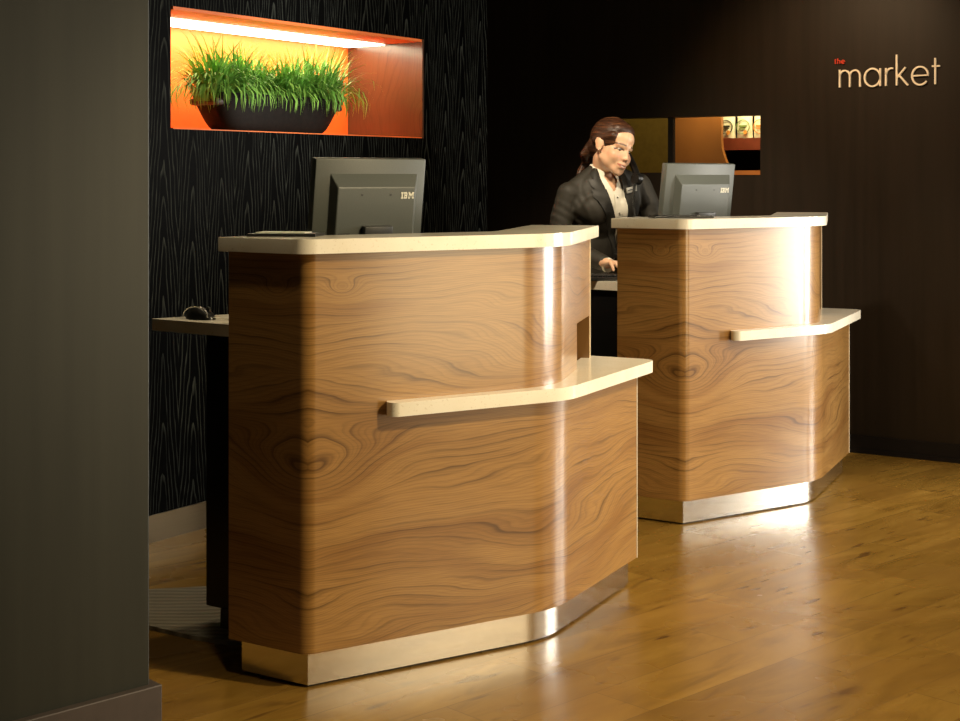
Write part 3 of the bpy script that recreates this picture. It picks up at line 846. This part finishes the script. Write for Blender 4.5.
shR, shL = W(569, 194, 6.60), W(639, 186, 6.75)
nb, hb_ = W(603, 173, 6.67), hp(0, -.035, -.075)
elR, wrR = Vector((.350, 6.58, 1.035)), Vector((.528, 6.36, .962))
elL, wrL = Vector((.800, 6.70, 1.06)), Vector((.715, 6.45, .962))
chest = Vector((.548, 6.66, 1.21)); waist = Vector((.527, 6.69, 1.03)); hip = Vector((.505, 6.73, .90))
def torso(bm, d, low=True):
    ell(bm, chest, (.168-d, .102-d, .165-d), TF); ell(bm, waist, (.138-d, .096-d, .17-d), TF); ell(bm, hip, (.178-d, .118-d, .15-d), TF)
    for s_ in (-1, 1): ell(bm, chest+lt*.075*s_+ft*.062-uz*.025, (.070-d, .060-d, .070-d), TF)
    cap(bm, shR, shL, .055-d, .055-d)
    m0 = (shR+shL)/2
    for s_, sh_ in ((-1, shR), (1, shL)):
        cap(bm, nb+uz*.012+lt*.035*s_, sh_.lerp(nb, .12), .036-d*.5, .048-d)
        cap(bm, chest+lt*.10*s_, sh_.lerp(m0, .2), .085-d, .052-d)
def arms(bm, d):
    chain(bm, [shR, shR.lerp(elR, .5)+Vector((-.012, 0, 0)), elR, elR.lerp(wrR, .45), wrR], [.054-d, .051-d, .046-d, .043-d, .036-d])
    chain(bm, [shL, shL.lerp(elL, .5)+Vector((.012, 0, 0)), elL, elL.lerp(wrL, .45), wrL], [.058-d, .054-d, .047-d, .044-d, .036-d])
HP = [(-.085, 0), (.085, 0)]
def legs(bm, d):
    for s_ in (-1, 1):
        a = hip+lt*.088*s_-uz*.03; k = Vector((hip.x, hip.y, .48))+lt*.085*s_+ft*.02; an = Vector((hip.x, hip.y, .085))+lt*.085*s_-ft*.03
        chain(bm, [a, k, k.lerp(an, .35)-ft*.015, an], [.092-d, .058-d, .055-d, .04-d])

def hand(bm, wr, side):
    """palm, four unequal bent fingers and a thumb, resting on the keys"""
    fwd = Vector((.42, -.90, 0)).normalized() if side < 0 else Vector((.15, -.98, 0)).normalized()
    lat = Vector((-fwd.y, fwd.x, 0))               # her left
    th = -side                                       # the thumb points to the other hand
    kn = wr+fwd*.085+uz*.002
    cap(bm, wr, wr+fwd*.03, .024, .024)
    for k in range(4): cap(bm, wr+fwd*.025+lat*(k-1.5)*.014, kn+lat*(k-1.5)*.019, .014, .0105)
    for k, L in enumerate((.062, .074, .070, .052) if th < 0 else (.052, .070, .074, .062)):
        a = kn+lat*(k-1.5)*.0195; p1 = a+fwd*L*.45+uz*.006; p2 = p1+fwd*L*.34-uz*.014; p3 = p2+fwd*L*.18-uz*.017
        chain(bm, [a, p1, p2, p3], [.0095, .0086, .0078, .0065])
    t0 = wr+fwd*.03+lat*th*.022; t1 = t0+fwd*.03+lat*th*.022-uz*.010; t2 = t1+fwd*.028+lat*th*.004-uz*.012
    chain(bm, [t0, t1, t2], [.013, .010, .0078])

# --- skin: one continuous body
bm = bmesh.new()
ell(bm, hp(0, -.020, .030), (.077, .094, .088), HF, 4)
ell(bm, hp(0, .014, -.032), (.064, .078, .080), HF, 4)
ell(bm, hp(0, .030, .040), (.062, .062, .058), HF, 4)
for s_ in (-1, 1):
    ell(bm, hp(.034*s_, .050, -.040), (.032, .034, .036), HF); ell(bm, hp(.036*s_, .030, -.064), (.030, .036, .036), HF)
    cap(bm, hp(.050*s_, .0, -.056), hp(.018*s_, .060, -.096), .020, .020)
    ell(bm, hp(.011*s_, .091, -.045), (.0085, .009, .0075), HF)
    cap(bm, hp(.012*s_, .086, .010), hp(.045*s_, .068, .010), .010, .010)
    fe = Matrix.Rotation(R(20)*s_, 3, 'Z')
    ell(bm, hp(.079*s_, -.010, -.004), (.008, .019, .031), HF @ fe)
    ell(bm, hp(.082*s_, -.016, .006), (.008, .018, .022), HF @ fe)
    ell(bm, hp(.078*s_, -.004, -.028), (.007, .009, .010), HF)
ell(bm, hp(0, .066, -.107), (.026, .018, .018), HF)
cap(bm, hp(0, .082, .004), hp(0, .096, -.038), .0075, .0098)
ell(bm, hp(0, .099, -.041), (.0110, .0090, .0092), HF)
ell(bm, hp(0, .072, -.074), (.034, .024, .022), HF)
cap(bm, hp(-.018, .087, -.070), hp(.018, .087, -.070), .0065, .0065)
cap(bm, hp(-.014, .086, -.083), hp(.014, .086, -.083), .0072, .0072)
chain(bm, [hb_+hu*.02, nb+Vector((0, 0, .01)), nb-uz*.05], [.050, .050, .058])
torso(bm, .022); arms(bm, .016); legs(bm, .012)
hand(bm, wrR, -1); hand(bm, wrL, 1)
for s_ in (-1, 1):
    an = Vector((hip.x, hip.y, .075))+lt*.085*s_-ft*.03
    cap(bm, an, an+ft*.12-uz*.045, .028, .024)
me = solid('person', bm, .0028, 3, [])
v = verts_np(me)
def relax(me, v, wt, it):
    e = np.empty(len(me.edges)*2, dtype=np.int64); me.edges.foreach_get('vertices', e); e = e.reshape(-1, 2)
    n_ = np.bincount(e.ravel(), minlength=len(v)).clip(1)
    for _ in range(it):
        s_ = np.zeros_like(v)
        for k in range(3):
            s_[:, k] = np.bincount(e[:, 0], v[e[:, 1], k], len(v)) + np.bincount(e[:, 1], v[e[:, 0], k], len(v))
        v = v + wt[:, None]*.5*(s_/n_[:, None]-v)
    return v
q = (v-np.array(H0)) @ np.array(HF)         # head-frame coordinates
l, f, u = q[:, 0], q[:, 1], q[:, 2]
wt = ((u > -.16) & (u < .13) & (np.abs(l) < .095) & (f > -.12) & (f < .14)).astype(float)
wt *= 1-.93*np.exp(-((l/.018)**2+((u+.038)/.026)**2))*(f > .06)            # nose
wt *= 1-.85*np.exp(-((l/.030)**2+((u+.077)/.016)**2))*(f > .06)            # mouth
wt *= 1-.95*((np.abs(l) > .068) & (f < .02) & (f > -.05) & (u > -.045) & (u < .045))   # ears
v = relax(me, v, wt, 45)
q = (v-np.array(H0)) @ np.array(HF)
l, f, u = q[:, 0], q[:, 1], q[:, 2]
head = (np.abs(l) < .1) & (f > .03) & (u > -.13) & (u < .12)
G = lambda lc, uc, sl, su: np.exp(-((l-lc)/sl)**2-((u-uc)/su)**2)*head
d = np.zeros(len(v))
for s_ in (-1, 1): d -= .0050*G(.031*s_, -.007, .018, .010)
d -= .0035*G(0, -.0765+0, .024, .0030)                          # the parted lips
d += .003*G(0, .055, .05, .03)
v = v + d[:, None]*np.array(hf)[None, :]
set_np(me, v); shade(me)
col = np.tile(np.array([.70, .43, .27, 1.0]), (len(v), 1))
def paint(wt, c):
    w_ = np.clip(wt, 0, 1)[:, None]; col[:, :3] = col[:, :3]*(1-w_)+np.array(c)[None, :]*w_
for s_ in (-1, 1):
    paint(.45*G(.045*s_, -.032, .024, .020), (.66, .24, .15))
    ub = .0125+.004*np.cos((l-.034*s_)/.02)
    paint(1.1*np.exp(-((u-ub)/.0042)**2)*((l*s_ > .014) & (l*s_ < .056) & head), (.035, .018, .010))
    ul = -.0030-((l-.031*s_)/.018)**2*.006
    paint(1.6*np.exp(-((u-ul)/.0034)**2)*((l*s_ > .015) & (l*s_ < .052) & head), (.025, .012, .008))
um = -.0770+(l/.030)**2*.007
ht = .0085*np.sqrt(np.clip(1-(l/.031)**2, 0, 1))
paint(np.exp(-((u-um)/np.maximum(ht, 1e-4))**4)*((np.abs(l) < .031) & head), (.42, .13, .085))
paint(1.4*np.exp(-((u-um)/.0020)**2)*((np.abs(l) < .017) & head), (.72, .60, .48))
for s_ in (-1, 1): paint(.8*G(.0075*s_, -.054, .004, .003), (.22, .08, .05))
ca = me.color_attributes.new('tone', 'FLOAT_COLOR', 'POINT'); ca.data.foreach_set('color', col.ravel())
m, nt, b = mat('skin'); at = nd(nt, 'ShaderNodeVertexColor', layer_name='tone')
nt.links.new(mixc(nt, mth(nt, 'MULTIPLY', noise(nt, coords(nt)[0], 60.0, 2), .10), at.outputs['Color'], (.50, .25, .14)), b.inputs['Base Color'])
b.inputs['Roughness'].default_value = .42; b.inputs['Subsurface Weight'].default_value = .08
b.inputs['Subsurface Radius'].default_value = (.01, .004, .002)
me.materials.append(m)
set_np(me, verts_np(me)-np.array(P0))
person = link_mesh('person', me); person.location = P0
tag(person, 'smiling woman in a black jacket, phone held on her shoulder, standing behind the farther counter', 'person')
def wear(name, me, parent=person):
    set_np(me, verts_np(me)-np.array(P0)); o = link_mesh(name, me, parent); return o
def wear_bm(name, bm, m, parent=person, smooth=40):
    bmesh.ops.translate(bm, vec=-P0, verts=bm.verts[:]); return finish(name, bm, m, parent, smooth)

# --- eyes
m, nt, b = mat('eye white and iris')
tc, s3 = coords(nt, 'Object')
M_eyew = plain('eye white', (.34, .28, .22), .25); M_iris = plain('dark iris', (.02, .010, .006), .1)
for s_ in (-1, 1):
    bm = bmesh.new(); c = hp(.0305*s_, .0655, -.0075)
    bmesh.ops.create_uvsphere(bm, u_segments=20, v_segments=14, radius=.0125)
    for f_ in bm.faces:
        dr = HF @ f_.calc_center_median().normalized() if False else f_.calc_center_median().normalized()
        look = Vector((.70, -.70, -.20)).normalized()
        f_.material_index = 1 if dr.dot(look) > .80 else 0
    bmesh.ops.translate(bm, vec=c, verts=bm.verts[:])
    wear_bm('eye', bm, [M_eyew, M_iris])

# --- shirt, jacket, trousers, shoes
M_jacket = plain('black suiting cloth', (.022, .0195, .0140), .62, spec=.4, var=.06, vscale=60, bmp=.06)
M_trouser = plain('black trouser cloth', (.012, .0115, .011), .7)
M_shoe = plain('black shoe leather', (.010, .009, .008), .3)
def cz(p): return (Vector(p)-chest).dot(lt)
def c0(z): return .0 + .034*max(0, min(1, (1.33-z)/.20))
def hw(z): return float(np.interp(z, [.96, 1.05, 1.15, 1.25, 1.31, 1.37], [0, .012, .030, .047, .056, .056]))
bm = bmesh.new(); torso(bm, .009); cap(bm, nb-uz*.03, nb+uz*.022, .062, .056)
me_s = solid('shirt', bm, .005, 3, [M_white])
bm = bmesh.new(); bm.from_mesh(me_s)
kill = [q_ for q_ in bm.verts if (q_.co-chest).dot(ft) > .0 and q_.co.z > 1.265 and abs(cz(q_.co)-.012) < .036*(q_.co.z-1.265)/.07]
kill += [q_ for q_ in bm.verts if q_.co.z > nb.z+.005 and (Vector((q_.co.x, q_.co.y))-Vector((nb.x, nb.y))).length < .052]
bmesh.ops.delete(bm, geom=list(set(kill)), context='VERTS'); bm.to_mesh(me_s); bm.free(); shade(me_s)
shirt = wear('shirt', me_s)
bm = bmesh.new(); torso(bm, 0); arms(bm, 0)
me_j = solid('jacket', bm, .006, 4, [M_jacket])
# creases pressed into the sleeves and the front
v = verts_np(me_j); me_j.update()
nn = np.empty(len(v)*3); me_j.vertices.foreach_get('normal', nn); nn = nn.reshape(-1, 3)
def crease(p, rad, dirv, wl, amp):
    global v
    p, dirv = np.array(p), np.array(Vector(dirv).normalized())
    r2 = ((v-p)**2).sum(1); ph = (v-p) @ dirv
    v += nn*(amp*np.exp(-r2/rad**2)*np.sin(ph*2*PI/wl))[:, None]
crease(elR.lerp(wrR, .6), .07, (wrR-elR), .026, .0035)
crease(elR+Vector((0, 0, .03)), .06, (.5, .3, 1), .030, .0018)
crease(shR.lerp(elR, .45), .07, (.6, 0, 1), .034, .0018)
crease(shR+Vector((.06, -.04, -.06)), .06, (1, 0, .5), .034, .0016)
crease(shL+Vector((-.02, -.04, -.09)), .07, (1, 0, .3), .036, .0016)
crease(elL, .09, (.2, 0, 1), .04, .004)
set_np(me_j, v)
bm = bmesh.new(); bm.from_mesh(me_j)
kill = [q_ for q_ in bm.verts if (q_.co-chest).dot(ft) > -.01 and .96 < q_.co.z < 1.39 and abs(cz(q_.co)-c0(q_.co.z)) < hw(q_.co.z) and q_.co.y > 6.48]
kill += [q_ for q_ in bm.verts if q_.co.z > nb.z-.01 and (Vector((q_.co.x, q_.co.y))-Vector((nb.x, nb.y))).length < .058]
bmesh.ops.delete(bm, geom=list(set(kill)), context='VERTS')
bmesh.ops.smooth_vert(bm, verts=[q_ for q_ in bm.verts if q_.is_boundary], factor=.5, use_axis_x=True, use_axis_y=True, use_axis_z=True)
bvh = bvhtree.BVHTree.FromBMesh(bm)
bm.to_mesh(me_j); bm.free(); shade(me_j)
jacket = wear('jacket', me_j)
full = bmesh.new(); torso(full, 0); arms(full, 0); bvf = bvhtree.BVHTree.FromBMesh(full); full.free()
def surf(c, z, off):
    o_ = Vector((chest.x, chest.y, z))+lt*c+ft*.6
    h = bvf.ray_cast(o_, -ft)
    p = h[0] if h[0] else Vector((chest.x, chest.y, z))+lt*c
    return p+ft*off
def sheet(name, rows, m, th=.004, parent=None):
    """rows of surface points made into a cloth strip of real thickness"""
    bm = bmesh.new()
    g = [[bm.verts.new(p) for p in r] for r in rows]
    for r0, r1 in zip(g, g[1:]):
        for i in range(len(r0)-1): bm.faces.new((r0[i], r0[i+1], r1[i+1], r1[i]))
    bmesh.ops.recalc_face_normals(bm, faces=bm.faces[:])
    bmesh.ops.solidify(bm, geom=bm.faces[:], thickness=th)
    return wear_bm(name, bm, m, parent, 50)
M_lapel = plain('black lapel cloth', (.017, .016, .013), .55, spec=.45, var=.2, vscale=20)
for s_ in (-1, 1):
    rows = []
    for k in range(19):
        q_ = k/18; z = .97+q_*.305
        wl = .010+.066*min(1, q_*1.08)**1.2
        if q_ > .94: wl *= .82
        e = c0(z)+s_*hw(z)
        rows.append([surf(e+s_*(wl*t_-.004), z, .005+.007*math.sin(PI*min(1, t_+.25))) for t_ in (0, .25, .5, .75, 1)])
    sheet('lapel', rows, M_lapel, .004, jacket)
    # collar: from the notch over the shoulder to behind the neck
    rows = []
    for k in range(17):
        q_ = k/16
        if q_ < .3:
            z = 1.262+q_/.3*.070; e = c0(z)+s_*hw(z)
            wl = .060-.012*q_/.3
            if q_ < .08: wl *= .8
            rows.append([surf(e+s_*(wl*t_-.004), z, .008+.006*math.sin(PI*t_)) for t_ in (0, .33, .66, 1)])
        else:
            a = R(50+(q_-.3)/.7*130)                 # 0 = front, 180 = back
            dr = (ft*math.cos(a)+lt*math.sin(a)*s_)
            rows.append([nb+Vector((0, 0, .018))+dr*.066+uz*.008*(q_), nb+dr*.080+uz*.014, nb+dr*.098-uz*.004, nb+dr*.112-uz*.030])
    sheet('collar', rows, M_lapel, .004, jacket)
    # shirt collar with its point
    rows = []
    for k in range(15):
        q_ = k/14; a = R(22+q_*158); dr = (ft*math.cos(a)+lt*math.sin(a)*s_)
        drop = .075*max(0, 1-q_/.35)**1.2
        top = nb+dr*.0565+uz*(.040-.035*max(0, 1-q_/.5)); bot = nb+dr*(.076+.012*max(0, 1-q_/.4))+uz*(-.002-drop)
        if q_ < .35: bot += lt*s_*.012*(1-q_/.35)
        rows.append([top, top.lerp(bot, .35)+dr*.004, top.lerp(bot, .7)+dr*.003, bot])
    sheet('shirt_collar', rows, M_white, .003, shirt)
# shirt placket and buttons
rows = []
for k in range(12):
    z = 1.03+k/11*.225; cc = .012+c0(z)*.6
    def ss(c):
        return surf(c, z, -.006)
    rows.append([ss(cc-.013), ss(cc), ss(cc+.013)])
sheet('placket', rows, M_white, .003, shirt)
for z in (1.24, 1.17, 1.10):
    bm = bmesh.new(); bmesh.ops.create_icosphere(bm, subdivisions=2, radius=.0045); bmesh.ops.translate(bm, vec=surf(.012+c0(z)*.6, z, -.001), verts=bm.verts[:]); wear_bm('button', bm, M_silver, shirt)
for z in (1.0, .93):
    bm = bmesh.new(); bmesh.ops.create_icosphere(bm, subdivisions=2, radius=.008); bmesh.ops.translate(bm, vec=surf(.034, z, .002), verts=bm.verts[:]); wear_bm('button', bm, M_blackplastic, jacket)
# cuffs
for e_, w_ in ((elR, wrR), (elL, wrL)):
    dr = (w_-e_).normalized(); bm = bmesh.new(); tube(bm, [w_+dr*.024, w_+dr*.038], [.032, .031], 20); wear_bm('cuff', bm, M_white, shirt)
# name tag on her left chest
cp = Vector((0, 0, EYE))
def hit(px, py):
    d_ = Vector(((px-480)/F, 1, (HZ-py)/F)).normalized(); h = bvf.ray_cast(cp, d_); return h[0] or W(px, py, 6.55)
n0, n1 = hit(618.5, 191.5), hit(634, 187.3)
ax = (n1-n0).normalized(); nrm = ax.cross(uz).normalized(); nrm = nrm if nrm.y < 0 else -nrm; up_ = nrm.cross(ax).normalized(); up_ = up_ if up_.z > 0 else -up_
ctr = (n0+n1)/2+nrm*.030
Mx = Matrix((ax, nrm, up_)).transposed()
bm = bmesh.new(); box(bm, (0, 0, 0), (.074, .005, .025), bevel=.0015)
for q_ in bm.verts: q_.co = ctr+Mx @ q_.co
M_tag = plain('brushed tag metal', (.42, .40, .34), .35, metal=.3)
tg = wear_bm('name_tag', bm, M_tag)
bm = bmesh.new(); box(bm, (-.014, -.0028, 0), (.034, .001, .005))
for q_ in bm.verts: q_.co = ctr+Mx @ (q_.co + Vector((0, (.006 if nrm.y < 0 and False else 0), 0)))
bm2 = bmesh.new(); bm2.free()
for q_ in bm.verts: q_.co += nrm*.0056
wear_bm('dark_print', bm, M_darkplastic, tg)
bm = bmesh.new(); legs(bm, -.008); ell(bm, hip, (.160, .105, .14), TF)
wear('trousers', solid('trousers', bm, .008, 3, [M_trouser])); shade(person.children[-1].data)
for s_ in (-1, 1):
    an = Vector((hip.x, hip.y, .055))+lt*.085*s_-ft*.03
    bm = bmesh.new(); ell(bm, an+ft*.05-uz*.017, (.040, .125, .038), TF); ell(bm, an-ft*.045+uz*.0, (.034, .045, .055), TF)
    me = solid('shoe', bm, .006, 2, [M_shoe]); v = verts_np(me); v[:, 2] = np.maximum(v[:, 2], .001); set_np(me, v); shade(me); wear('shoe', me)

# --- hair
m, nt, b = mat('dark brown hair')
mp = nt.nodes.new('ShaderNodeMapping'); tc = nt.nodes.new('ShaderNodeTexCoord')
eu = HF.to_euler(); mp.inputs['Rotation'].default_value = (0, R(25), 0); mp.inputs['Scale'].default_value = (14, 14, 160)
nt.links.new(tc.outputs['Object'], mp.inputs[0])
hn = noise(nt, mp.outputs[0], 1.0, 3, .6)
nt.links.new(ramp(nt, hn, [(.3, (.016, .006, .003)), (.58, (.055, .021, .009)), (.78, (.20, .080, .030))]), b.inputs['Base Color'])
b.inputs['Roughness'].default_value = .42; b.inputs['Specular IOR Level'].default_value = .4
bump(nt, b, hn, .5, .003)
bm = bmesh.new()
ell(bm, hp(0, -.024, .042), (.0855, .104, .0935), HF, 4)
ell(bm, hp(0, -.068, -.005), (.070, .058, .062), HF, 4)
ell(bm, hp(0, .022, .074), (.068, .058, .047), HF)
for s_ in (-1, 1): cap(bm, hp(.062*s_, .038, .045), hp(.070*s_, -.045, .012), .018, .022)
tail = [hp(-.030, -.095, -.022), hp(-.038, -.118, -.060), W(586, 162, 6.73), W(580, 172, 6.72), W(576, 180, 6.70)]
chain(bm, tail, [.032, .022, .017, .014, .007])
me = solid('hair', bm, .0035, 10, [m]); 
v = verts_np(me); me.update(); nn = np.empty(len(v)*3); me.vertices.foreach_get('normal', nn); nn = nn.reshape(-1, 3)
q = (v-np.array(H0)) @ np.array(HF)
ph = np.arctan2(q[:, 2]+.02, q[:, 0]+.015)               # comb lines sweep from the parting to the tail
amp = np.clip(.55-q[:, 1]/.10, .15, 1)
v += nn*amp[:, None]*(.0011*np.sin(ph*46+q[:, 1]*20) + .0007*np.sin(ph*95+3*np.sin(q[:, 1]*25)))[:, None]
set_np(me, v); shade(me); wear('hair', me)
# ear stud
bm = bmesh.new(); bmesh.ops.create_icosphere(bm, subdivisions=2, radius=.004); bmesh.ops.translate(bm, vec=hp(-.087, -.003, -.032), verts=bm.verts[:]); wear_bm('ear_stud', bm, M_silver)

# --- telephone handset between her cheek and shoulder
HB = hp(.094, .03, -.05)
hs = bpy.data.objects.new('telephone_handset', None); COL.objects.link(hs); hs.empty_display_size = .1; hs.location = HB
tag(hs, 'black telephone handset with a coiled cord held between the woman\'s cheek and shoulder', 'telephone')
def hand_bm(name, bm, m):
    bmesh.ops.translate(bm, vec=-HB, verts=bm.verts[:]); return finish(name, bm, m, hs, 40)
e0, e1_ = hp(.108, -.030, .010), hp(.088, .108, -.105)
bm = bmesh.new(); md_ = (e0+e1_)/2+hl*.022
tube(bm, [e0, e0.lerp(md_, .35)+hl*.008, md_, e1_.lerp(md_, .35)+hl*.008, e1_], [.020, .016, .015, .016, .021], 14); hand_bm('handle', bm, M_blackplastic)
bm = bmesh.new(); tube(bm, [e0+hl*.012, e0-hl*.012], [.026, .023], 18); hand_bm('earpiece', bm, M_blackplastic)
bm = bmesh.new(); tube(bm, [e1_+hl*.012, e1_-hl*.014-hu*.004], [.027, .024], 18); hand_bm('mouthpiece', bm, M_blackplastic)
bm = bmesh.new(); pts = []
c_a = e1_-hu*.02; c_b = W(637, 226, 6.42); c_m = W(631, 196, 6.47)
for k in range(321):
    q_ = k/320; base = (c_a*(1-q_)**2+c_m*2*q_*(1-q_)+c_b*q_*q_); a = q_*2*PI*26
    pts.append(base+Vector((math.cos(a)*.006, math.sin(a)*.006, 0)))
tube(bm, pts, .0019, 5); hand_bm('coiled_cord', bm, M_darkplastic)
